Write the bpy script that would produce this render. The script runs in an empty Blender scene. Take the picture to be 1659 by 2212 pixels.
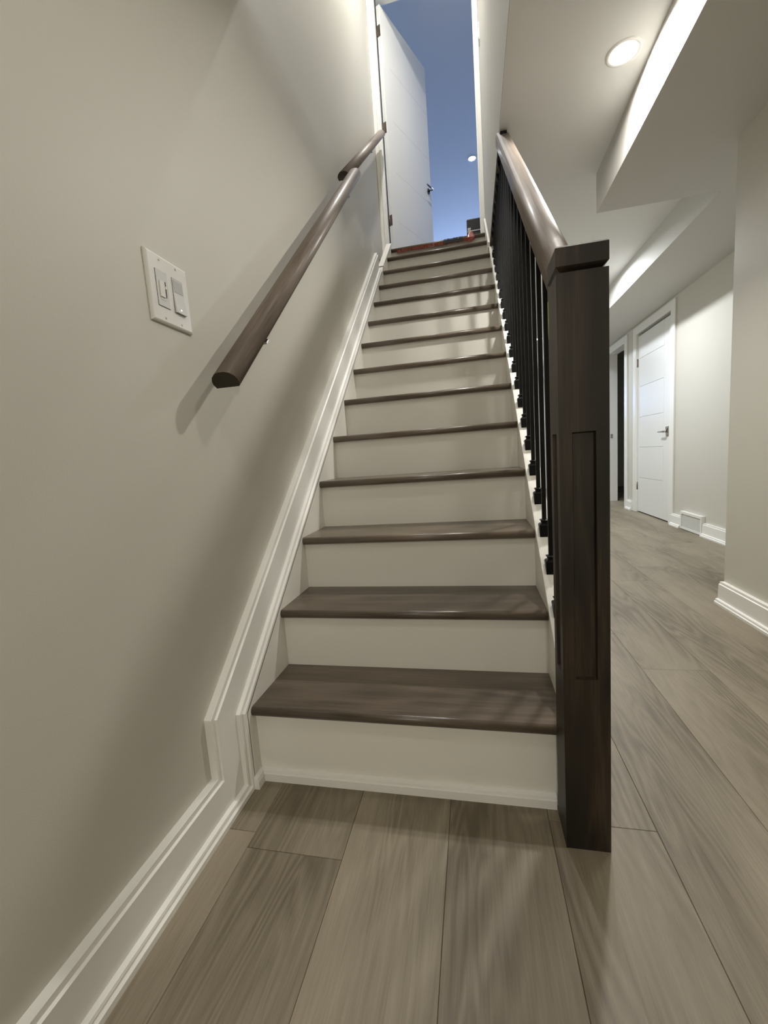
import bpy, math, random
from mathutils import Vector, Matrix

# ------------------------------------------------------------------ camera
CAM = Vector((0.6848, -0.9853, 0.8689))
R_ = Vector((0.9763234, 0.20419184, -0.07140241))
U_ = Vector((0.04343116, 0.13832636, 0.98943396))
F_ = Vector((-0.21191118, 0.96910862, -0.12618298))
scene = bpy.context.scene
cd = bpy.data.cameras.new('camera'); cam = bpy.data.objects.new('camera', cd)
scene.collection.objects.link(cam)
cd.sensor_fit = 'HORIZONTAL'; cd.sensor_width = 36.0; cd.lens = 911.40 / 1659 * 36.0
cd.clip_start = 0.02; cd.clip_end = 100
m = Matrix((R_, U_, -F_)).transposed().to_4x4(); m.translation = CAM
cam.matrix_world = m
scene.camera = cam

# ------------------------------------------------------------------ world, exposure
w = bpy.data.worlds.new('world'); scene.world = w; w.use_nodes = True
bg = w.node_tree.nodes['Background']
bg.inputs['Color'].default_value = (0.30, 0.45, 0.85, 1); bg.inputs['Strength'].default_value = 14
scene.view_settings.view_transform = 'Standard'
scene.view_settings.look = 'None'
scene.view_settings.gamma = 1.0
scene.view_settings.use_curve_mapping = False
scene.view_settings.exposure = 0.0

# ------------------------------------------------------------------ lamp positions (x, y, power, colour)
WARM = (1.0, 0.955, 0.87); COOL = (0.84, 0.92, 1.0)
POTS = [(1.34, 1.09, 19.5, (1.0, .97, .91)), (1.70, 3.35, 32, (0.93, .965, 1.0)), (1.675, 5.66, 22, COOL), (1.70, 6.95, 18, COOL),
        (0.62, -0.92, 3.8, WARM), (0.55, -4.20, 42, WARM), (1.12, 0.12, 4, WARM)]  # the lamp by the rear wall is unseen, added to brighten the risers
STAIR_LAMP = (.42, 2.15, 37)
# daylight entering the upstairs room through its window
wl = bpy.data.lights.new('window_daylight', 'AREA'); wl.shape = 'RECTANGLE'; wl.size = 2.6; wl.size_y = 1.3; wl.energy = 330; wl.color = (.42, .60, 1.0)
wo = bpy.data.objects.new('window_daylight', wl); scene.collection.objects.link(wo); wo.location = (.8, 12.98, 4.02); wo.rotation_euler = (math.radians(-90), 0, 0)
ZC = 2.40          # lower ceiling
ZS = 2.19          # soffit
ZU = 2.634         # upstairs floor
ZT = 5.15          # upstairs ceiling
XW = 0.02          # left wall
XU = -0.045        # upper part of the left wall
XR = 1.92          # near right wall
XF = 2.62          # far right wall
RUN = 0.2247; RISE = 0.19
random.seed(4)

# ------------------------------------------------------------------ helpers
def link(o): scene.collection.objects.link(o); return o
def tag(o, label=None, cat=None, group=None, kind=None):
    if label: o['label'] = label
    if cat: o['category'] = cat
    if group: o['group'] = group
    if kind: o['kind'] = kind
    return o
def empty(name, loc=(0, 0, 0), parent=None):
    o = bpy.data.objects.new(name, None); link(o); o.location = loc
    o.empty_display_size = .05
    if parent: o.parent = parent
    return o
class MB:
    def __init__(s): s.v = []; s.f = []; s.sm = []
    def add(s, vs, fs, smooth=False):
        b = len(s.v); s.v += [tuple(v) for v in vs]; s.f += [tuple(b + i for i in f) for f in fs]; s.sm += [smooth] * len(fs); return s
    def box(s, x0, x1, y0, y1, z0, z1):
        return s.add([(x0, y0, z0), (x1, y0, z0), (x1, y1, z0), (x0, y1, z0), (x0, y0, z1), (x1, y0, z1), (x1, y1, z1), (x0, y1, z1)],
                     [(0, 3, 2, 1), (4, 5, 6, 7), (0, 1, 5, 4), (1, 2, 6, 5), (2, 3, 7, 6), (3, 0, 4, 7)])
    def prism(s, poly, x0, x1, axis='x', smooth=False):
        """poly of 2D points extruded along axis; x: (y,z); y: (x,z); z: (x,y)"""
        def P(a, b, t): return {'x': (t, a, b), 'y': (a, t, b), 'z': (a, b, t)}[axis]
        n = len(poly)
        vs = [P(a, b, x0) for a, b in poly] + [P(a, b, x1) for a, b in poly]
        s.add(vs, [(i, (i + 1) % n, n + (i + 1) % n, n + i) for i in range(n)], smooth)
        b = len(s.v) - 2 * n
        s.f += [tuple(b + i for i in reversed(range(n))), tuple(b + n + i for i in range(n))]; s.sm += [False, False]
        return s
    def cyl(s, c, axis, r, h, n=20, r2=None, smooth=True):
        """cylinder from c along axis vector for length h"""
        a = Vector(axis).normalized(); t = a.orthogonal().normalized(); u = a.cross(t)
        r2 = r if r2 is None else r2; c = Vector(c)
        vs = [c + (t * math.cos(q) + u * math.sin(q)) * r for q in [2 * math.pi * i / n for i in range(n)]]
        vs += [c + a * h + (t * math.cos(q) + u * math.sin(q)) * r2 for q in [2 * math.pi * i / n for i in range(n)]]
        s.add(vs, [(i, (i + 1) % n, n + (i + 1) % n, n + i) for i in range(n)], smooth)
        b = len(s.v) - 2 * n
        s.f += [tuple(b + i for i in reversed(range(n))), tuple(b + n + i for i in range(n))]; s.sm += [False, False]
        return s
    def rings(s, rings, smooth=False, caps=True):
        n = len(rings[0]); b = len(s.v)
        for r in rings: s.v += [tuple(p) for p in r]
        for k in range(len(rings) - 1):
            for i in range(n):
                s.f.append((b + k * n + i, b + k * n + (i + 1) % n, b + (k + 1) * n + (i + 1) % n, b + (k + 1) * n + i)); s.sm.append(smooth)
        if caps:
            s.f.append(tuple(b + i for i in reversed(range(n)))); s.f.append(tuple(b + (len(rings) - 1) * n + i for i in range(n))); s.sm += [False, False]
        return s
    def mesh(s, name, mat):
        me = bpy.data.meshes.new(name); me.from_pydata(s.v, [], s.f)
        for p, q in zip(me.polygons, s.sm): p.use_smooth = q
        me.validate(); me.update()
        import bmesh
        bm = bmesh.new(); bm.from_mesh(me); bmesh.ops.recalc_face_normals(bm, faces=bm.faces); bm.to_mesh(me); bm.free()
        if mat: me.materials.append(mat)
        return me
    def build(s, name, mat, parent=None, bevel=0, seg=2, loc=(0, 0, 0)):
        o = bpy.data.objects.new(name, s.mesh(name, mat)); link(o); o.location = loc
        if parent: o.parent = parent
        if bevel:
            b = o.modifiers.new('bevel', 'BEVEL'); b.width = bevel; b.segments = seg; b.limit_method = 'ANGLE'; b.angle_limit = math.radians(35)
        return o
def copy_tree(o, parent=None):
    c = o.copy(); link(c)
    if parent: c.parent = parent
    for ch in list(o.children): copy_tree(ch, c)
    return c
def struct(o, label=None): return tag(o, label, kind='structure')

# ------------------------------------------------------------------ materials
def new_mat(name):
    m = bpy.data.materials.new(name); m.use_nodes = True
    nt = m.node_tree; return m, nt, nt.nodes['Principled BSDF']
def paint(name, col, rough=.55, var=.03, bump=.06, scale=350, spec=.35):
    m, nt, b = new_mat(name); N = nt.nodes.new; L = nt.links.new
    tc = N('ShaderNodeTexCoord'); n1 = N('ShaderNodeTexNoise'); n1.inputs['Scale'].default_value = 1.3; n1.inputs['Detail'].default_value = 3
    L(tc.outputs['Object'], n1.inputs['Vector'])
    mr = N('ShaderNodeMapRange'); mr.inputs['To Min'].default_value = 1 - var; mr.inputs['To Max'].default_value = 1 + var
    L(n1.outputs['Fac'], mr.inputs['Value'])
    mx = N('ShaderNodeVectorMath'); mx.operation = 'SCALE'; mx.inputs[0].default_value = col; L(mr.outputs['Result'], mx.inputs['Scale'])
    L(mx.outputs['Vector'], b.inputs['Base Color'])
    n2 = N('ShaderNodeTexNoise'); n2.inputs['Scale'].default_value = scale; n2.inputs['Detail'].default_value = 2; L(tc.outputs['Object'], n2.inputs['Vector'])
    bp = N('ShaderNodeBump'); bp.inputs['Strength'].default_value = bump; bp.inputs['Distance'].default_value = .002
    L(n2.outputs['Fac'], bp.inputs['Height']); L(bp.outputs['Normal'], b.inputs['Normal'])
    b.inputs['Roughness'].default_value = rough; b.inputs['Specular IOR Level'].default_value = spec
    return m
def wood(name, dark, mid, light, axis='X', rough=.4, freq=1.0, coat=0.0, knots=False, bump=.25, fig=.2, bands=16, cath=(.75, 6.5), broad=.85, fib=.42, fibs=(6, 190), tilt=0.0, blot=(1.6, 6)):
    """stained wood with long fibres and cathedral figure running along the given axis"""
    m, nt, b = new_mat(name); N = nt.nodes.new; L = nt.links.new
    tc = N('ShaderNodeTexCoord'); oi = N('ShaderNodeObjectInfo')
    off = N('ShaderNodeVectorMath'); off.operation = 'SCALE'; off.inputs[0].default_value = (31.7, 17.3, 23.9); L(oi.outputs['Random'], off.inputs['Scale'])
    rt = N('ShaderNodeMapping'); rt.inputs['Rotation'].default_value = (-math.radians(tilt), 0, 0); L(tc.outputs['Object'], rt.inputs['Vector'])
    ad = N('ShaderNodeVectorMath'); ad.operation = 'ADD'; L(rt.outputs['Vector'], ad.inputs[0]); L(off.outputs['Vector'], ad.inputs[1])
    def mapped(al, ac):
        mp = N('ShaderNodeMapping'); sc = [ac * freq] * 3; sc['XYZ'.index(axis)] = al * freq; mp.inputs['Scale'].default_value = sc
        L(ad.outputs['Vector'], mp.inputs['Vector']); return mp
    # cathedral figure: contour bands of a stretched noise field
    mp = mapped(*cath); n1 = N('ShaderNodeTexNoise'); n1.inputs['Scale'].default_value = 1.0; n1.inputs['Detail'].default_value = 2.0; n1.inputs['Distortion'].default_value = .35
    L(mp.outputs['Vector'], n1.inputs['Vector'])
    mu = N('ShaderNodeMath'); mu.operation = 'MULTIPLY'; mu.inputs[1].default_value = bands; L(n1.outputs['Fac'], mu.inputs[0])
    fr = N('ShaderNodeMath'); fr.operation = 'PINGPONG'; fr.inputs[1].default_value = 1.0; L(mu.outputs[0], fr.inputs[0])
    # fibres
    mf = mapped(*fibs); n2 = N('ShaderNodeTexNoise'); n2.inputs['Scale'].default_value = 1; n2.inputs['Detail'].default_value = 4; L(mf.outputs['Vector'], n2.inputs['Vector'])
    # broad patches
    mb = mapped(*blot); n3 = N('ShaderNodeTexNoise'); n3.inputs['Scale'].default_value = 1; n3.inputs['Detail'].default_value = 3; L(mb.outputs['Vector'], n3.inputs['Vector'])
    mk_ = N('ShaderNodeMapRange'); mk_.inputs['From Min'].default_value = .62; mk_.inputs['From Max'].default_value = .38; mk_.inputs['To Min'].default_value = .12; L(n3.outputs['Fac'], mk_.inputs['Value'])
    a0 = N('ShaderNodeMath'); a0.operation = 'MULTIPLY_ADD'; a0.inputs[1].default_value = fig; a0.inputs[2].default_value = -fig / 2; L(fr.outputs[0], a0.inputs[0])
    a1 = N('ShaderNodeMath'); a1.operation = 'MULTIPLY'; L(a0.outputs[0], a1.inputs[0]); L(mk_.outputs['Result'], a1.inputs[1])
    a2 = N('ShaderNodeMath'); a2.operation = 'MULTIPLY_ADD'; a2.inputs[1].default_value = fib; L(n2.outputs['Fac'], a2.inputs[0]); L(a1.outputs[0], a2.inputs[2])
    a3 = N('ShaderNodeMath'); a3.operation = 'MULTIPLY_ADD'; a3.inputs[1].default_value = broad; L(n3.outputs['Fac'], a3.inputs[0]); L(a2.outputs[0], a3.inputs[2])
    a4 = N('ShaderNodeMath'); a4.operation = 'MULTIPLY_ADD'; a4.inputs[1].default_value = .10; L(oi.outputs['Random'], a4.inputs[0]); L(a3.outputs[0], a4.inputs[2])
    cr = N('ShaderNodeValToRGB'); L(a4.outputs[0], cr.inputs['Fac'])
    e = cr.color_ramp.elements; mid_ = .5 * fib + .5 * broad + .05; e[0].position = mid_ - .24; e[0].color = (*dark, 1); e[1].position = mid_ + .24; e[1].color = (*light, 1)
    k = cr.color_ramp.elements.new(mid_); k.color = (*mid, 1)
    out = cr.outputs['Color']
    if knots:
        mk = mapped(1.15, 3.1); vo = N('ShaderNodeTexVoronoi'); vo.inputs['Scale'].default_value = 1.0; vo.inputs['Randomness'].default_value = 1
        L(mk.outputs['Vector'], vo.inputs['Vector'])
        kr = N('ShaderNodeMapRange'); kr.inputs['From Min'].default_value = .015; kr.inputs['From Max'].default_value = .06; kr.inputs['To Min'].default_value = .45; kr.inputs['To Max'].default_value = 1
        L(vo.outputs['Distance'], kr.inputs['Value'])
        ms = N('ShaderNodeVectorMath'); ms.operation = 'SCALE'; L(out, ms.inputs[0]); L(kr.outputs['Result'], ms.inputs['Scale']); out = ms.outputs['Vector']
    L(out, b.inputs['Base Color'])
    bp = N('ShaderNodeBump'); bp.inputs['Strength'].default_value = bump; bp.inputs['Distance'].default_value = .0015; L(a2.outputs[0], bp.inputs['Height']); L(bp.outputs['Normal'], b.inputs['Normal'])
    rr = N('ShaderNodeMapRange'); rr.inputs['To Min'].default_value = rough - .07; rr.inputs['To Max'].default_value = rough + .12; L(n2.outputs['Fac'], rr.inputs['Value']); L(rr.outputs['Result'], b.inputs['Roughness'])
    b.inputs['Coat Weight'].default_value = coat; b.inputs['Coat Roughness'].default_value = .22
    return m
def plain(name, col, rough=.4, metal=0.0, bump=0.0, coat=0):
    m, nt, b = new_mat(name); N = nt.nodes.new; L = nt.links.new
    tc = N('ShaderNodeTexCoord'); n = N('ShaderNodeTexNoise'); n.inputs['Scale'].default_value = 60; L(tc.outputs['Object'], n.inputs['Vector'])
    mr = N('ShaderNodeMapRange'); mr.inputs['To Min'].default_value = max(.02, rough - .06); mr.inputs['To Max'].default_value = rough + .06; L(n.outputs['Fac'], mr.inputs['Value']); L(mr.outputs['Result'], b.inputs['Roughness'])
    b.inputs['Base Color'].default_value = (*col, 1); b.inputs['Metallic'].default_value = metal; b.inputs['Specular IOR Level'].default_value = .25 if name == 'black_iron' else .5; b.inputs['Coat Weight'].default_value = coat
    if bump:
        bp = N('ShaderNodeBump'); bp.inputs['Strength'].default_value = bump; bp.inputs['Distance'].default_value = .002; L(n.outputs['Fac'], bp.inputs['Height']); L(bp.outputs['Normal'], b.inputs['Normal'])
    return m
def emit(name, col, s):
    m, nt, b = new_mat(name); b.inputs['Base Color'].default_value = (.9, .9, .9, 1)
    b.inputs['Emission Color'].default_value = (*col, 1); b.inputs['Emission Strength'].default_value = s; return m

M_WALL = paint('wall_paint', (.62, .60, .535), .5, .02, .10)
M_CEIL = paint('ceiling_paint', (.80, .795, .775), .75, .02, .10)
M_UP = paint('upstairs_paint', (.70, .72, .76), .7, .02, .05)
M_TRIM = paint('trim_paint', (.86, .85, .81), .32, .01, .03, 120)
M_RISER = paint('riser_paint', (.83, .81, .745), .42, .015, .03, 120)
M_DOOR = paint('door_paint', (.82, .82, .80), .36, .01, .03, 120, .5)
M_TREAD = wood('tread_stain', (.058, .043, .029), (.112, .085, .060), (.19, .148, .108), 'X', .34, 1.0, .25)
M_RAIL = wood('rail_stain', (.125, .097, .077), (.20, .160, .130), (.29, .24, .20), 'Y', .42, 1.1, .10, tilt=40.5)
M_NEWEL = wood('newel_stain', (.006, .0035, .0015), (.019, .012, .006), (.060, .040, .023), 'Z', .45, 1.5, .0, fig=.30)
M_FLOOR = wood('vinyl_plank', (.125, .100, .064), (.220, .183, .127), (.32, .272, .20), 'Y', .48, 1.0, 0, True, .18, fig=.20, bands=34, cath=(.85, 7.0), broad=.80, fib=.36, fibs=(13, 330), blot=(1.1, 4.2))
M_GROOVE = plain('plank_gap', (.06, .05, .04), .8)
M_BLACK = plain('black_iron', (.004, .004, .004), .42, .0, .05, 0)
M_METAL = plain('brushed_nickel', (.42, .40, .37), .28, 1.0)
M_BRONZE = plain('hinge_metal', (.30, .25, .22), .35, 1.0)
M_PLAST = plain('white_plastic', (.80, .79, .75), .3)
M_PLAST2 = plain('switch_plastic', (.72, .715, .70), .25)
M_DARK = plain('dark_gap', (.01, .01, .01), .8)
M_END = wood('rail_end_grain', (.010, .007, .003), (.022, .015, .007), (.04, .03, .016), 'X', .55)
M_CASE = plain('black_case', (.012, .011, .012), .25, 0, .1, .3)
M_RED = plain('red_film', (.26, .036, .013), .2, 0, .6, .5)

# ------------------------------------------------------------------ structure: floor with planks
MB().box(-.3, 4.2, -4.7, 9.0, -.12, -.008).build('floor', M_GROOVE)
floor = bpy.data.objects['floor']; struct(floor)
PW = .2290; X0 = .1345 - PW; PL = 1.52
joints = {0: .45, 1: -.21, 2: .62, 3: .25, 4: -.046, 5: .70, 6: 0.15, 7: 1.83, 8: .9}
for c in range(0, 16):
    xa = X0 + (c) * PW; xb = xa + PW
    j = {1: -.21, 4: -.046, 6: .70, 7: 1.83}.get(c, random.uniform(-.5, .9)) if c != 7 else 1.83 - PL
    if c == 2: j = .62
    if c == 3: j = .35
    if c == 5: j = 1.02
    if xb > 4.1: break
    ys = [-4.65]; k = j
    while k > -4.5: k -= PL
    k += PL
    while k < 8.9: ys.append(k); k += PL
    ys.append(8.95)
    for y0, y1 in zip(ys[:-1], ys[1:]):
        if y1 - y0 < .05: continue
        if xa > XF + .3 and y0 < 4.5: continue
        g = .0003; ch = .0009; zt = 0.0; xl = max(xa, XW - .02)
        pb = MB(); hx = (xb - xl) / 2 - g; hy = (y1 - y0) / 2 - g
        v = []
        for z, d in ((-.0078, 0), (zt - ch, 0), (zt, ch)):
            v.append([(-hx + d, -hy + d, z), (hx - d, -hy + d, z), (hx - d, hy - d, z), (-hx + d, hy - d, z)])
        pb.rings(v)
        pb.build('plank', M_FLOOR, floor, loc=((xl + xb) / 2, (y0 + y1) / 2, 0))

# ------------------------------------------------------------------ walls
struct(MB().box(-.25, XW, -4.7, 3.9, -.1, ZC + .02).build('wall_left', M_WALL))
struct(MB().box(-.25, XU, -.2, 3.12, ZC + .02, ZT).build('wall_upper_left', M_WALL))
struct(MB().box(XR, XF + .10, -4.7, 1.43, -.1, ZS).build('wall_right', M_WALL))
# far right wall with the two door openings
D1 = (3.80, 4.67); D2 = (5.09, 5.79); DH = 2.085
wf = MB()
e_ = .0162
wf.box(XF, XF + .12, 1.43, D1[0] - e_, -.1, ZS + .3).box(XF, XF + .12, D1[1] + e_, D2[0] - e_, -.1, ZS + .3).box(XF, XF + .12, D2[1] + e_, 9.0, -.1, ZS + .3)
wf.box(XF, XF + .12, D1[0] - e_, D1[1] + e_, DH + .0125, ZS + .3).box(XF, XF + .12, D2[0] - e_, D2[1] + e_, DH + .0125, ZS + .3)
struct(wf.build('wall_far_right', M_WALL))
struct(MB().box(XF + .12, 4.2, 3.0, 3.1, -.1, ZC).box(4.1, 4.2, 3.0, 8.9, -.1, ZC).box(XF + .12, 4.2, 8.0, 8.1, -.1, ZC).box(XF + .12, 4.2, 3.0, 8.1, ZC, ZC + .1).build('wall_dark_room', M_WALL))
# back wall of the corridor with a window opening
WX = (1.05, 1.65); WZ = (1.35, 1.95); YB = 8.3
wb = MB().box(.9, WX[0], YB, YB + .15, -.1, ZC).box(WX[1], XF + .12, YB, YB + .15, -.1, ZC).box(WX[0], WX[1], YB, YB + .15, -.1, WZ[0]).box(WX[0], WX[1], YB, YB + .15, WZ[1], ZC)
struct(wb.build('wall_back', M_WALL))
struct(MB().box(-.25, XF + .12, -4.8, -4.7, -.1, ZC + .1).build('wall_behind_camera', M_WALL))
# side wall under the stairs and beyond them, corridor side
struct(MB().prism([(0.0, 0), (2.95, 0), (2.95, 2.385), (2.53, 2.355), (0.0, .215)], .885, .918).build('wall_under_stairs', M_WALL))
struct(MB().box(.80, .90, 2.96, YB + .15, -.1, ZC).build('wall_corridor_left', M_WALL))
# upper right wall of the stairwell; its foot is the stained plate
struct(MB().box(.877, .99, -.2, 3.12, ZC + .012, ZT).build('wall_upper_right', M_WALL))
struct(MB().box(-.25, .99, .38, .48, ZC + .1, ZT).build('wall_header', M_WALL))

# ------------------------------------------------------------------ lower ceiling and soffits
cl = MB()
cl.box(-.25, XF + .12, -4.8, .48, ZC, ZC + .1)
cl.box(.8785, XF + .12, .48, YB + .15, ZC + .0, ZC + .1)
ceil_o = cl.build('ceiling', M_CEIL); struct(ceil_o)
XB = 1.447; YE = 1.885; XB2 = 2.08
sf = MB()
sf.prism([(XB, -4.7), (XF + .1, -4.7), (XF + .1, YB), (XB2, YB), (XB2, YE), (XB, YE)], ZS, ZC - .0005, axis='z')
struct(sf.build('ceiling_soffit', paint('soffit_shaded_paint', (.62, .61, .575), .7, .02, .1)))  # ceiling paint darkened, so the soffit's shade sits in its colour

# ------------------------------------------------------------------ upstairs room
struct(MB().box(-2.5, 3.5, 2.935, 13.2, ZU - .2, ZU - .022).build('floor_upstairs', M_FLOOR))
struct(MB().box(-2.5, 3.5, -.3, 13.2, ZT, ZT + .1).build('ceiling_upstairs', M_UP))
DOX = (.02, .845); DOZ = 4.81; YD = 3.10
wd = MB().box(-2.5, DOX[0] - .02, YD, YD + .12, ZU, ZT).box(DOX[1] + .02, 3.5, YD, YD + .12, ZU, ZT).box(DOX[0] - .02, DOX[1] + .02, YD, YD + .12, DOZ + .02, ZT)
struct(wd.build('wall_door_upstairs', M_WALL))
UWX = (-.6, 2.2); UWZ = (3.3, 4.75)
wu = MB().box(-2.5, UWX[0], 13.0, 13.15, ZU, ZT).box(UWX[1], 3.5, 13.0, 13.15, ZU, ZT).box(UWX[0], UWX[1], 13.0, 13.15, ZU, UWZ[0]).box(UWX[0], UWX[1], 13.0, 13.15, UWZ[1], ZT)
wu.box(-2.6, -2.5, YD, 13.15, ZU, ZT).box(3.5, 3.6, YD, 13.15, ZU, ZT)
struct(wu.build('wall_upstairs', M_UP))

def window(name, x0, x1, z0, z1, y):
    fr = MB(); t = .05
    fr.box(x0, x0 + t, y, y + .06, z0, z1).box(x1 - t, x1, y, y + .06, z0, z1).box(x0 + t, x1 - t, y, y + .06, z0, z0 + t).box(x0 + t, x1 - t, y, y + .06, z1 - t, z1)
    o = fr.build(name, M_TRIM, bevel=.003); struct(o)
    g, nt, b = new_mat('window_glass'); b.inputs['Transmission Weight'].default_value = 1; b.inputs['Roughness'].default_value = 0; b.inputs['IOR'].default_value = 1.02
    MB().box(x0 + t, x1 - t, y + .028, y + .032, z0 + t, z1 - t).build('pane', g, o)
window('window_1', *WX, *WZ, YB + .05)
window('window_2', *UWX, *UWZ, 13.05)

# ------------------------------------------------------------------ baseboards (stepped profile swept along walls)
PROF = [(0, 0), (0, .020), (.011, .0205), (.0135, .026), (.088, .0275), (.0905, .0375), (.096, .0395), (.098, .0375), (.101, .0405), (.104, .0445), (.116, .0445), (.116, 0)]
def sweep(path, prof, place, smooth=False):
    """path: 2D points of the outer edge; prof: (d, t), d measured to the right of travel; place(a, b, t) -> 3D"""
    n = len(path); mbx = MB(); rings = []
    for i, p in enumerate(path):
        p = Vector(p)
        d0 = (Vector(path[i]) - Vector(path[i - 1])).normalized() if i > 0 else None
        d1 = (Vector(path[i + 1]) - Vector(path[i])).normalized() if i < n - 1 else None
        if d0 is None: d0 = d1
        if d1 is None: d1 = d0
        n0 = Vector((d0.y, -d0.x)); n1 = Vector((d1.y, -d1.x)); b = (n0 + n1).normalized(); k = 1 / max(.2, b.dot(n0))
        rings.append([place(p.x + b.x * d * k, p.y + b.y * d * k, t) for d, t in prof])
    return mbx.rings(rings)
INC = .846
P2 = (-.154, .271); PE = (2.385, .271 + (2.385 + .154) * INC)
base = sweep([(-4.69, .116), (-.154, .116), P2, PE], PROF, lambda a, b, t: (XW + t, a, b))
for q in range(len(PROF)):          # cut the upper end plumb
    k = len(base.v) - len(PROF) + q; x, y, z = base.v[k]; base.v[k] = (x, PE[0], z - (y - PE[0]) * INC)
o = base.build('baseboard_left', M_TRIM); struct(o)
def straight_base(name, x_wall, y0, y1, sign, parent=None):
    mb = MB(); pr = [(x_wall + sign * t, .116 - d) for d, t in PROF]
    mb.prism(pr, y0, y1, axis='y'); return struct(mb.build(name, M_TRIM, parent))
straight_base('baseboard_right', XR, -4.69, 1.43, -1)
straight_base('baseboard_far', XF, 1.45, 3.10, -1)
straight_base('baseboard_far', XF, 3.50, D1[0] - .10, -1)
straight_base('baseboard_far', XF, D1[1] + .125, D2[0] - .115, -1)
straight_base('baseboard_far', XF, D2[1] + .115, YB, -1)
straight_base('baseboard_stairs_side', .918, 0.005, 2.9, 1)

# ------------------------------------------------------------------ staircase
st = empty('staircase', (0, 0, 0))
tag(st, 'straight staircase with white risers and dark brown stained treads rising between wall and black railing', 'staircase')
def ztop(k): return k * RISE + (.0324 if k > 0 else 0) + (-.026 if k >= 14 else 0)
SX0 = .0645; SX1 = .8705; NOSE = .022; TH = .026
for k in range(14):
    y = k * RUN; z0 = ztop(k); z1 = ztop(k + 1)
    MB().box(SX0, SX1, y, y + .016, z0 if k else 0, z1 - TH).build('riser', M_RISER, st)
def tread_mesh(depth):
    pts = []; n = 8
    r = TH / 2
    for i in range(n + 1):
        a = math.pi / 2 + math.pi * i / n
        pts.append((-NOSE + r * .75 + r * .75 * math.cos(a), -r + r * math.sin(a)))
    pts += [(depth, -TH), (depth, 0)]
    mb = MB(); mb.prism(pts, 0, SX1 - SX0, smooth=True)
    me = mb.mesh('tread', M_TREAD)
    for p in me.polygons:
        if len(p.vertices) > 4 or max(me.vertices[v].co.y for v in p.vertices) > depth - .001: p.use_smooth = False
    return me
tm = tread_mesh(RUN + .0)
tl = tread_mesh(.10)
for k in range(1, 15):
    o = bpy.data.objects.new('tread' if k < 14 else 'landing_nosing', tm if k < 14 else tl); link(o); o.parent = st
    o.location = (SX0, (k - 1) * RUN, ztop(k))
# closed stringer on the right with sloping top, carrying the balusters
SC = .250; SS = .8456
yt = (ZC - SC) / SS
MB().prism([(0.0, 0), (2.95, 0), (2.95, ZC - .02), (yt, ZC), (-.022, SC + SS * -.022)], SX1, .884).build('stringer', M_RISER, st, bevel=.0)
MB().prism([(-.0225, SC - .03), (-.0225, SC + SS * -.0225 + .002), (yt, ZC + .002), (yt, ZC - .03)], SX1 + .001, .922).build('stringer_cap', M_RISER, st)
# skirt board on the wall side, filling between the moulding and the treads
def off(p, d, m):  # shift right of an incline of slope m
    n = Vector((m, -1)).normalized() * d; return (p[0] + n.x, p[1] + n.y)
q1 = off(PE, .113, INC); zm = q1[1] - (q1[0] + .040) * INC
MB().prism([(-.040, 0), (2.95, 0), (2.95, ZC + .02), (2.60, ZC + .01), (2.45, 2.337), (q1[0] - .07, q1[1] - .07 * INC), (-.040, zm)], XW + .001, SX0).build('skirt_board', M_RISER, st)
MB().prism([(2.47, 2.355), (2.95, 2.355), (3.07, ZU - .03), (3.07, ZU), (2.94, 2.730), (2.56, 2.426)], .0225, SX0 - .0003).build('skirt_board', M_RISER, st)
MB().prism([(2.52, 2.38), (2.95, 2.40), (3.06, ZU + .0), (3.06, ZU + .215), (2.52, 2.415)], .862, .8765).build('skirt_board', M_RISER, st)
# small base moulding at the first riser, returning along the skirt
bt = [(0, 0), (-.014, 0), (-.014, .022), (-.0125, .025), (-.011, .031), (-.002, .034), (0, .034)]
MB().prism(bt, SX0, .8462).build('base_moulding', M_TRIM, st)
MB().prism([(SX0 - y_, z_) for y_, z_ in bt], -.046, -.0005, axis='y').build('base_moulding', M_TRIM, st)

# ------------------------------------------------------------------ railing: newel, rail, iron balusters
rl = empty('stair_railing', (.8915, -.068, 0))
tag(rl, 'open stair railing with square dark wooden newel, sloping wooden rail and black iron balusters', 'railing')
def child(mb, name, mat, parent=rl, bevel=0, seg=2):
    return mb.build(name, mat, parent, bevel, seg, loc=tuple(-parent.matrix_world.translation) if False else (-rl.location.x, -rl.location.y, -rl.location.z)) if parent is rl else mb.build(name, mat, parent, bevel, seg)
NX0, NX1, NY0, NY1 = .847, .9365, -.113, -.023
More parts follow.
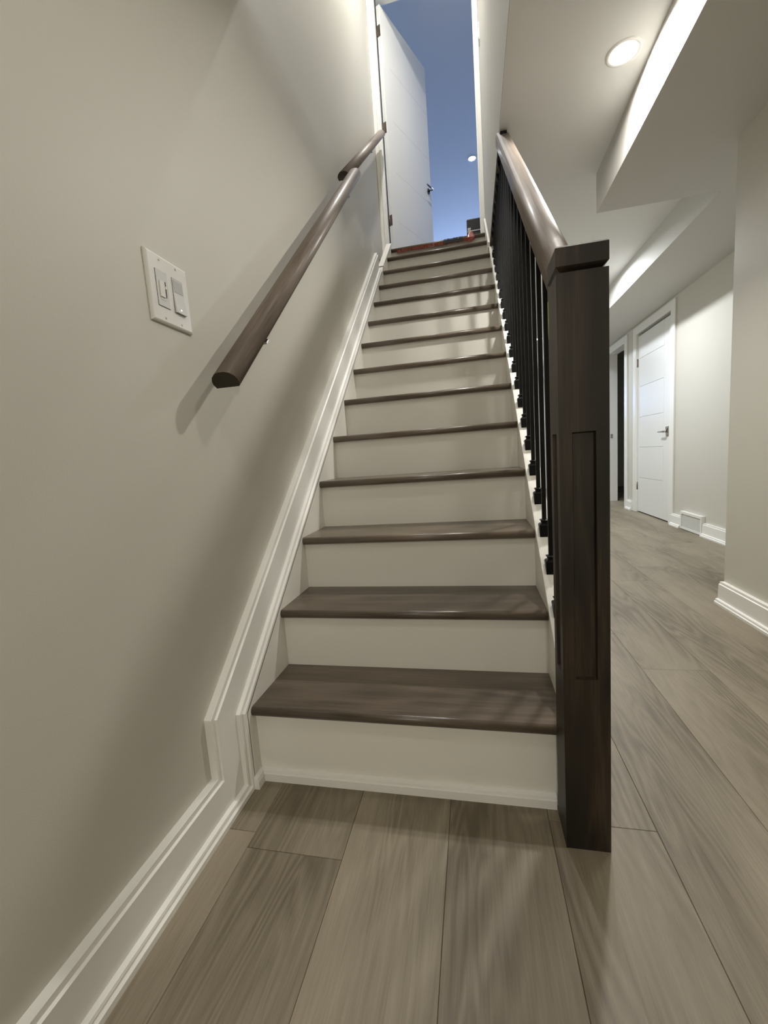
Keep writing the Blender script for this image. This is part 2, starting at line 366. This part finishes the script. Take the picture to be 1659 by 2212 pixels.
# newel shaft with a recessed panel on each side: built as rings of quads
def newel():
    mb = MB(); zt = 1.180; za, zb = .391, .892; mg = .0235; dp = .009; bv = .0025
    faces = [((NX0, NY0), (NX1, NY0), (0, 1)), ((NX1, NY0), (NX1, NY1), (-1, 0)), ((NX1, NY1), (NX0, NY1), (0, -1)), ((NX0, NY1), (NX0, NY0), (1, 0))]
    for a, b, inn in faces:
        a = Vector((*a, 0)); b = Vector((*b, 0)); inn = Vector((*inn, 0)); d = (b - a).normalized(); W = (b - a).length
        def P(u, z, dep=0): return tuple(a + d * u + Vector((0, 0, z)) + inn * dep)
        vs = [P(0, 0), P(W, 0), P(W, zt), P(0, zt), P(mg, za), P(W - mg, za), P(W - mg, zb), P(mg, zb),
              P(mg + bv, za + bv, dp), P(W - mg - bv, za + bv, dp), P(W - mg - bv, zb - bv, dp), P(mg + bv, zb - bv, dp)]
        mb.add(vs, [(0, 1, 5, 4), (1, 2, 6, 5), (2, 3, 7, 6), (3, 0, 4, 7), (4, 5, 9, 8), (5, 6, 10, 9), (6, 7, 11, 10), (7, 4, 8, 11), (8, 9, 10, 11)])
    mb.add([(NX0, NY0, 0), (NX1, NY0, 0), (NX1, NY1, 0), (NX0, NY1, 0)], [(3, 2, 1, 0)])
    mb.add([(NX0, NY0, zt), (NX1, NY0, zt), (NX1, NY1, zt), (NX0, NY1, zt)], [(0, 1, 2, 3)])
    return mb
nw = child(newel(), 'newel_post', M_NEWEL)
cx, cy = (NX0 + NX1) / 2, (NY0 + NY1) / 2; h = (NX1 - NX0) / 2
def sq(hh, z): return [(cx - hh, cy - hh, z), (cx + hh, cy - hh, z), (cx + hh, cy + hh, z), (cx - hh, cy + hh, z)]
cap = MB().rings([sq(h - .010, 1.1802), sq(h - .008, 1.184), sq(h + .0005, 1.1915), sq(h + .0005, 1.2235), sq(h - .003, 1.227), sq(.004, 1.232)])
c_ = cap.build('newel_cap', M_NEWEL, nw)
MB().prism([(-.033, 1.158), (-.0245, 1.16), (-.0245, 1.10), (-.028, 1.085), (-.034, 1.12)], NX0 - .0006, NX0 - .0001).build('tape', plain('green_tape', (.36, .42, .16), .6), nw)
# sloping rail
RS = .855
def rail_sweep(prof, x, y0, z0, y1, slope, plumb0=True, plumb1=True, round1=False):
    """prof in (u, v): u sideways, v square to the slope; ends cut plumb or square"""
    a = math.atan(slope); n = Vector((0, -math.sin(a), math.cos(a))); d = Vector((0, math.cos(a), math.sin(a)))
    L = (y1 - y0) / math.cos(a); base = Vector((x, y0, z0)); rings = []
    def ring(s, plumb, sc=1.0, vc=.02):
        out = []
        for u, v in prof:
            vv = vc + (v - vc) * sc
            p = base + d * s + Vector((u * sc, 0, 0)) + n * vv
            if plumb: p = p + d * (vv * math.tan(a))
            out.append(tuple(p))
        return out
    rings.append(ring(0, plumb0)); 
    if round1:
        rings.append(ring(L - .016, False)); rings.append(ring(L - .006, False, .93)); rings.append(ring(L - .001, False, .75)); rings.append(ring(L, False, .5))
    else: rings.append(ring(L, plumb1))
    mb = MB(); mb.rings(rings, smooth=True); return mb
P_R = [(-.030, 0), (.030, 0), (.0325, .003), (.0325, .034), (.031, .041), (.026, .0475), (.016, .0515), (0, .053), (-.016, .0515), (-.026, .0475), (-.031, .041), (-.0325, .034), (-.0325, .003)]
ry0 = NY1 - .002
ryE = (ZC - 1.146) / RS - .04
rail = child(rail_sweep(P_R, .8955, ry0, 1.146 + RS * ry0, ryE, RS), 'handrail', M_RAIL)
# stained plate under the upper wall
child(MB().box(.8785, .922, ryE + .02, yt, ZC - .006, ZC + .0118), 'top_plate', M_NEWEL)
# iron balusters
def shoe_mb(x, y, sgn=1):
    """square shoe sitting on the slope; sgn=-1 hangs under a flat plate"""
    mb = MB(); zb = SC + SS * y
    h1 = .0155; h2 = .0145; h3 = .0095; h4 = .0135
    def ring(hh, dz, sl): return [(x + sx * hh, y + sy * hh, zb + dz + (SS * sy * hh if sl else 0)) for sx, sy in ((-1, -1), (1, -1), (1, 1), (-1, 1))]
    mb.rings([ring(h1, .003, True), ring(h1 + .001, .026, False), ring(h2, .030, False), ring(h3, .033, False), ring(h3, .037, False), ring(h4, .042, False), ring(.008, .045, False)])
    return mb
bx = .896
nb = 0
first = None
for i in range(-1, 21):
    y = .196 + .1075 * i
    if y + .02 > yt - .01 : break
    zb = SC + SS * y
    zt = min(1.146 + RS * y + .003, ZC - .0055)
    if y > ryE - .05: zt = ZC - .0055
    hb = .0063
    o = child(MB().box(bx - hb, bx + hb, y - hb, y + hb, zb + .010, zt), 'baluster', M_BLACK, bevel=.0008, seg=1)
    s = shoe_mb(bx, y).build('shoe', M_BLACK, o)
    if y > ryE - .05:
        q = MB().rings([[(bx + sx * hh, y + sy * hh, zz) for sx, sy in ((-1, -1), (1, -1), (1, 1), (-1, 1))] for hh, zz in ((.008, zt - .03), (.0155, zt - .022), (.0155, zt - .0003))])
        q.build('shoe', M_BLACK, o)
    nb += 1

# ------------------------------------------------------------------ wall handrails
P_L = [(-.031, 0), (.031, 0), (.0355, .010), (.035, .020), (.030, .030), (.020, .0385), (.008, .042), (-.008, .042), (-.020, .0385), (-.030, .030), (-.035, .020), (-.0355, .010)]
def wall_rail(name, x, y0, z0, y1, slope, wallx, brackets, label, plumb0):
    t = empty(name, (x, y0, z0))
    tag(t, label, 'handrail', 'wall handrails')
    mb = rail_sweep(P_L, 0, 0, 0, y1 - y0, slope, False, False, True)
    r = mb.build('rail', M_RAIL, t)
    r.data.materials.append(M_END)
    n = len(P_L); r.data.polygons[len(r.data.polygons) - 2].material_index = 1
    for yb in brackets:
        a = math.atan(slope); zb = slope * (yb - y0)
        b = MB(); yy = yb - y0; wx = wallx - x
        # saddle strap under the rail, arm and wall plate
        d = Vector((0, math.cos(a), math.sin(a))); nn = Vector((0, -math.sin(a), math.cos(a))); c = Vector((0, yy, zb))
        def pt(u, s_, v): return tuple(c + Vector((u, 0, 0)) + d * s_ + nn * v)
        b.add([pt(-.037, -.010, -.006), pt(.0362, -.010, -.006), pt(.0362, .010, -.006), pt(-.037, .010, -.006), pt(-.037, -.010, -.0005), pt(.0362, -.010, -.0005), pt(.0362, .010, -.0005), pt(-.037, .010, -.0005)],
              [(0, 3, 2, 1), (4, 5, 6, 7), (0, 1, 5, 4), (1, 2, 6, 5), (2, 3, 7, 6), (3, 0, 4, 7)])
        path = [Vector((wx + .004, yy, zb - .045)), Vector((wx + .025, yy, zb - .047)), Vector((wx + .045, yy, zb - .038)), Vector((0, yy, zb - .004))]
        for p, q in zip(path[:-1], path[1:]): b.cyl(p, q - p, .006, (q - p).length, 12)
        b.cyl((wx + .0002, yy, zb - .045), (1, 0, 0), .024, .005, 24, .021)
        b.cyl((wx + .003, yy, zb - .030), (1, 0, 0), .004, .005, 10, .002); b.cyl((wx + .003, yy, zb - .060), (1, 0, 0), .004, .005, 10, .002)
        b.build('bracket', M_METAL, t)
    return t
wall_rail('wall_handrail', .095, 0.0, 1.072, 1.60, .882, XW, [.17, 1.28],
          'longer dark wooden handrail on the left wall, running down towards the light switches', True)
wall_rail('wall_handrail', .026, 1.60, 2.478, 3.03, .82, XU, [2.35],
          'short upper wooden handrail on the left wall ending at the door at the stair top', True)

# ------------------------------------------------------------------ light switches
def switch_plate():
    t = empty('light_switch', (XW, -.083, 1.275))
    tag(t, 'white double light switch plate with dimmer and rocker on the left wall', 'switch')
    hw, hh, dp = .0665, .0735, .0075
    def ring(a, b, x): return [(x, -a, -b), (x, a, -b), (x, a, b), (x, -a, b)]
    p = MB().rings([ring(hw, hh, .0003), ring(hw, hh, .0035), ring(hw - .002, hh - .002, .006), ring(hw - .005, hh - .005, dp)])
    p.build('plate', M_PLAST, t)
    for sgn, nm in ((-1, 'dimmer'), (1, 'rocker')):
        c = sgn * .0265; a = .0185; b = .0385
        def bx_(x0, x1, a_, b0, b1, cc=c): return MB().box(x0, x1, cc - a_, cc + a_, b0, b1)
        fr = bx_(dp - .002, dp + .0004, a, -b, b); g = fr.build('switch_opening', M_DARK, t)
        if nm == 'dimmer':
            MB().box(dp, dp + .0016, c - a + .0008, c + a - .0008, -b + .0008, b - .0008).build('dimmer_frame', M_PLAST2, t, bevel=.0004)
            MB().box(dp + .0016, dp + .0040, c - .011, c + .004, -.018, .016).build('dimmer_paddle', M_PLAST, t, bevel=.0008)
            MB().box(dp + .0016, dp + .0022, c + .008, c + .010, -.016, .018).build('dimmer_slot', M_DARK, t)
            MB().box(dp + .0016, dp + .0034, c + .0065, c + .0115, .002, .008).build('dimmer_slider', M_PLAST, t, bevel=.0005)
            MB().box(dp + .0016, dp + .0024, c - .010, c + .006, -.0235, -.0215).build('dimmer_mark', M_PLAST, t)
        else:
            MB().prism([(c - a + .0008, 0)] * 0 + [(dp, -b + .0008), (dp + .0055, -b + .0008), (dp + .0016, .004), (dp + .0008, b - .0008), (dp, b - .0008)], c - a + .0008, c + a - .0008, axis='y').build('rocker', M_PLAST2, t)
            MB().box(dp + .0012, dp + .0020, c - a + .003, c + a - .003, .008, b - .004).build('sensor_window', plain('sensor_grey', (.50, .50, .49), .3), t, bevel=.0004)
            MB().cyl((dp + .0050, c - .002, -.030), (1, 0, 0), .0012, .0008, 10).build('indicator', emit('indicator_light', (1, 1, .95), 3), t)
        for zz in (-.0615, .0615):
            MB().cyl((dp - .0005, c, zz), (1, 0, 0), .0030, .0012, 12, .0022).build('screw', M_METAL, t)
switch_plate()
t = empty('light_switch', (.877, 2.91, 4.12)); tag(t, 'thin white switch plate high on the stairwell wall beside the upstairs door casing', 'switch')
MB().box(-.006, 0, -.035, .035, -.06, .06).build('plate', M_PLAST, t, bevel=.002); MB().box(-.009, -.005, -.016, .016, -.033, .033).build('rocker', M_PLAST2, t, bevel=.001)

# ------------------------------------------------------------------ pot lights
def pot(x, y, z, power, col, label, vis=True):
    t = empty('ceiling_light', (x, y, z)); tag(t, label, 'ceiling light', 'recessed ceiling lights')
    n = 40; rg = []
    for r, zz in ((.0655, -.0002), (.065, -.003), (.060, -.005), (.053, -.0045), (.050, -.002), (.050, -.0002)):
        rg.append([(r * math.cos(2 * math.pi * i / n), r * math.sin(2 * math.pi * i / n), zz) for i in range(n)])
    MB().rings(rg, smooth=True, caps=False).build('trim_ring', M_TRIM, t)
    MB().cyl((0, 0, -.0018), (0, 0, 1), .0502, .0015, 40).build('lens', emit('lamp_lens', col, 14), t)
    ld = bpy.data.lights.new('lamp', 'AREA'); ld.shape = 'DISK'; ld.size = .095; ld.energy = power; ld.color = col; ld.spread = math.radians(170)
    lo = bpy.data.objects.new('lamp', ld); link(lo); lo.location = (0, 0, -.006); lo.parent = t
LAB = ['round recessed ceiling light glowing beside the bulkhead at upper right', 'recessed ceiling light over the corridor behind the bulkhead end',
       'recessed ceiling light down the corridor, third one along', 'recessed ceiling light nearest the far corridor wall',
       'recessed ceiling light above and behind the foot of the stairs', 'unseen recessed ceiling light added near the rear wall to brighten the risers', 'recessed ceiling light just before the stair opening']
for (x, y, p, c), lb in zip(POTS, LAB):
    z = ZS if (x > XB and y < YE) or x > XB2 else ZC
    pot(x, y, z, p, c, lb)
pot(.86, 6.03, ZT, 3, COOL, 'bright recessed ceiling light seen through the upstairs doorway')
pot(*STAIR_LAMP[:2], ZT, STAIR_LAMP[2], (1, .985, .96), 'recessed ceiling light high above the middle of the stairs')

# ------------------------------------------------------------------ upstairs door
d3 = empty('door_3', (DOX[0] + .004, YD + .085, ZU)); struct(d3)
fx, fy = .331 - d3.location.x, 3.90 - d3.location.y
ang = math.atan2(fy, fx)
leaf = empty('leaf_tmp'); bpy.data.objects.remove(leaf)
dl = MB(); DW = .80; DT = .036; D0, D1z = .012, 2.146
# local frame: x along the leaf, y from hinge pin side (0) to -DT
dlo = dl.box(0, DW, -DT, 0, D0, D1z).build('door_leaf', M_DOOR, d3, bevel=.002); dlo.rotation_euler = (0, 0, ang)
for zz in (.405, 1.18, 1.95):
    hg = MB().box(-.0012, .0002, -.031, -.002, zz - .045, zz + .045).cyl((-.004, .003, zz - .046), (0, 0, 1), .0055, .092, 12)
    hg.build('hinge', M_BRONZE, dlo)
hd = MB().cyl((DW - .065, -DT, .96), (0, -1, 0), .027, .008, 28, .025).cyl((DW - .065, -DT - .007, .96), (0, -1, 0), .010, .045, 16)
hd.cyl((DW - .060, -DT - .050, .96), (-1, 0, 0), .0085, .115, 14, .0065)
hd.cyl((DW - .065, 0, .96), (0, 1, 0), .027, .008, 28, .025).cyl((DW - .065, .007, .96), (0, 1, 0), .010, .045, 16).cyl((DW - .060, .05, .96), (-1, 0, 0), .0085, .115, 14, .0065)
hd.build('lever_handle', plain('dark_chrome', (.20, .20, .21), .15, 1), dlo)
g = MB()
for zz in (.42, .85, 1.28, 1.71): g.box(.11, DW - .005, -DT - .0004, -DT + .001, zz, zz + .004)
g.build('panel_groove', plain('groove_shadow', (.70, .70, .69), .5), dlo)
# frame, stop and casings
fr = MB()
fr.box(DOX[0] - .02, DOX[0], YD - .004, YD + .124, ZU, DOZ).box(DOX[1], DOX[1] + .02, YD - .004, YD + .124, ZU, DOZ).box(DOX[0] - .02, DOX[1] + .02, YD - .004, YD + .124, DOZ, DOZ + .02)
fr.box(DOX[1] - .010, DOX[1], YD + .045, YD + .08, ZU, DOZ)
frame_o = struct(fr.build('door_frame', M_TRIM, bevel=.0015))
MB().box(DOX[0] + .0002, DOX[0] + .0075, YD + .046, YD + .056, ZU, DOZ - .002).build('gap_shade_strip', plain('gap_shade_black', (.008, .008, .008), .7), frame_o)  # black strip standing in for the shaded gap beside the door leaf
cs = MB()
cs.box(XU + .001, .012, YD - .020, YD - .0045, ZU - .02, DOZ + .07).box(DOX[1] + .005, .876, YD - .020, YD - .0045, ZU - .0, DOZ + .07).box(.012, DOX[1] + .005, YD - .020, YD - .0045, DOZ + .008, DOZ + .07)
cs.box(-.012, .012, YD - .026, YD - .019, ZU - .02, DOZ + .07)
struct(cs.build('trim_1', M_TRIM, bevel=.003))
MB().box(-.2, .86, 2.99, YD + .3, ZU - .0222, ZU - .002).build('floor_upstairs_edge', M_TREAD); struct(bpy.data.objects['floor_upstairs_edge'])

# ------------------------------------------------------------------ things on the landing
ct = empty('tool_case', (.875, 3.46, ZU - .002)); tag(ct, 'black ribbed tool case standing behind the right side of the upstairs doorway', 'case')
MB().box(-.155, .16, -.10, .12, 0, .14).build('case_body', M_CASE, ct, bevel=.008)
MB().box(-.155, .16, -.10, .12, .148, .272).build('case_body', M_CASE, ct, bevel=.008)
MB().box(-.155, .16, -.10, .12, .280, .385).build('case_lid', M_CASE, ct, bevel=.010)
MB().box(-.150, .155, -.104, .115, .138, .150).box(-.150, .155, -.104, .115, .270, .282).build('case_seam', plain('grey_seam', (.34, .34, .36), .3, .6), ct)
MB().box(-.148, -.118, -.112, -.099, .262, .30).build('latch', M_METAL, ct, bevel=.002)
# crumpled reddish plastic lying along the landing edge
rd = random.Random(7); mb = MB(); n = 60; rings = []
for i in range(n):
    t_ = i / (n - 1); x = .115 + .66 * t_
    tip = math.exp(-((t_ - .955) / .04) ** 2)
    hgt = .009 + .008 * rd.random() + .052 * tip + .008 * math.exp(-((t_ - .5) / .15) ** 2)
    j1 = .003 * rd.random(); j2 = .006 * rd.random(); zb = ZU + .0012
    rings.append([(x, 2.8945 - j1, ZU - .010 - j2 - .012 * tip), (x + j1, 2.889 - j1, ZU + .006 + j2), (x, 2.902 + j2 * .5, ZU + hgt), (x, 2.925 + j2, ZU + hgt * .55 + j1), (x, 2.955 + j2, zb), (x, 2.897, zb)])
mb.rings(rings)
o = mb.build('plastic_film', M_RED); tag(o, 'crumpled reddish-brown plastic film lying along the edge of the top landing', 'plastic film')
rings = []
for i in range(14):
    t_ = i / 13; x = .52 + .16 * t_
    rings.append([(x, 2.884, ZU - .010), (x, 2.882, ZU + .010 + .005 * rd.random()), (x, 2.896, ZU + .026 + .006 * rd.random()), (x, 2.890, ZU + .012)])
o = MB().rings(rings).build('tape_strip', M_CASE); tag(o, 'short black strip lying over the red plastic film on the landing', 'strip')

# ------------------------------------------------------------------ corridor doors, casings, vent
def far_casing(y0, y1, zt, name):
    mb = MB(); w_ = .092; x0 = XF - .016; x1 = XF - .0003
    for a, b in ((y0 - w_ - .012, y0 - .012), (y1 + .012, y1 + w_ + .012)):
        mb.box(x0, x1, a, b, 0, zt + w_)
    mb.box(x0, x1, y0 - .012, y1 + .012, zt + .008, zt + w_)
    mb.box(XF - .004, XF + .124, y0 - .016, y0, 0, zt + .01).box(XF - .004, XF + .124, y1, y1 + .016, 0, zt + .01).box(XF - .004, XF + .124, y0, y1, zt + .010, zt + .022)
    return struct(mb.build(name, M_TRIM, bevel=.002))
far_casing(D1[0], D1[1], DH - .01, 'trim_2'); far_casing(D2[0], D2[1], DH - .01, 'trim_3')
d1 = empty('door_1', (XF + .006, D1[0], 0)); struct(d1)
W1 = D1[1] - D1[0]
# leaf face towards -x; grooves: one upright line near the latch side and four cross lines
lf = MB(); gz = [.42, .78, 1.13, 1.48, 1.80]; gy = .17; gw = .0035; gd = .004
ys_ = [.004, gy, gy + gw * 2, W1 - .07, W1 - .004]; T = .036
lf.box(gd, T, .004, W1 - .004, .012, DH - .030)
lf.box(0, gd, .004, gy, .012, DH - .030).box(0, gd, W1 - .05, W1 - .004, .012, DH - .030)
zz0 = .012
for z in gz + [DH - .030]:
    lf.box(0, gd, gy + gw, W1 - .05, zz0, z - gw if z in gz else z); zz0 = z + gw  # rails between the grooves
lf.build('door_leaf', M_DOOR, d1, bevel=.0008, seg=1)
h1 = MB().box(-.006, 0, .045, .105, .885, .985).cyl((-.004, .078, .935), (-1, 0, 0), .011, .040, 16).cyl((-.045, .072, .935), (0, 1, 0), .0095, .12, 14, .006)
h1.cyl((-.0055, .075, .965), (-1, 0, 0), .019, .008, 20)
h1.build('lever_handle', M_METAL, d1, bevel=.002)
for z in (.32, 1.76):
    MB().box(-.004, .006, W1 - .002, W1 + .010, z - .045, z + .045).cyl((-.006, W1 + .002, z - .046), (0, 0, 1), .006, .092, 12).build('hinge', M_BRONZE, d1)
st2 = MB().box(0, .030, -.0015, .0005, -.03, .03).box(.008, .022, -.004, -.001, -.012, .012)
o = st2.build('strike_plate', M_METAL, bpy.data.objects['trim_3'], loc=(XF + .03, D2[1], .95))
# second door leaf, swung into the dark room
d2 = empty('door_2', (XF + .124, D2[0] + .005, 0)); struct(d2)
o = MB().box(0, .78, 0, .036, .012, DH - .030).build('door_leaf', M_DOOR, d2, bevel=.002); o.rotation_euler = (0, 0, math.radians(-2))
MB().cyl((.715, .036, .95), (0, 1, 0), .026, .008, 24).cyl((.715, .04, .95), (0, 1, 0), .009, .045, 12).cyl((.72, .085, .95), (-1, 0, 0), .008, .11, 12).build('lever_handle', M_METAL, o)
# return air vent
vt = empty('air_vent', (XF, 3.30, 0.004)); tag(vt, 'white louvred air vent cover low on the far right wall beside the closed door', 'vent')
VY, VZ = .195, .168
fv = MB().box(-.030, -.001, -VY, -VY + .022, 0, VZ).box(-.030, -.001, VY - .022, VY, 0, VZ).box(-.030, -.001, -VY + .022, VY - .022, 0, .020).box(-.030, -.001, -VY + .022, VY - .022, VZ - .026, VZ)
fv.box(-.012, -.001, -VY + .022, VY - .022, .020, VZ - .026); fv.build('vent_frame', M_TRIM, vt, bevel=.002)
ns = 11; sm_ = MB().prism([(-.026, 0), (-.013, .0065), (-.013, .0085), (-.026, .002)], -VY + .022, VY - .022, axis='y').mesh('louvre', M_TRIM)
for i in range(ns):
    o = bpy.data.objects.new('louvre', sm_); link(o); o.parent = vt; o.location = (0, 0, .022 + i * (VZ - .052) / ns)
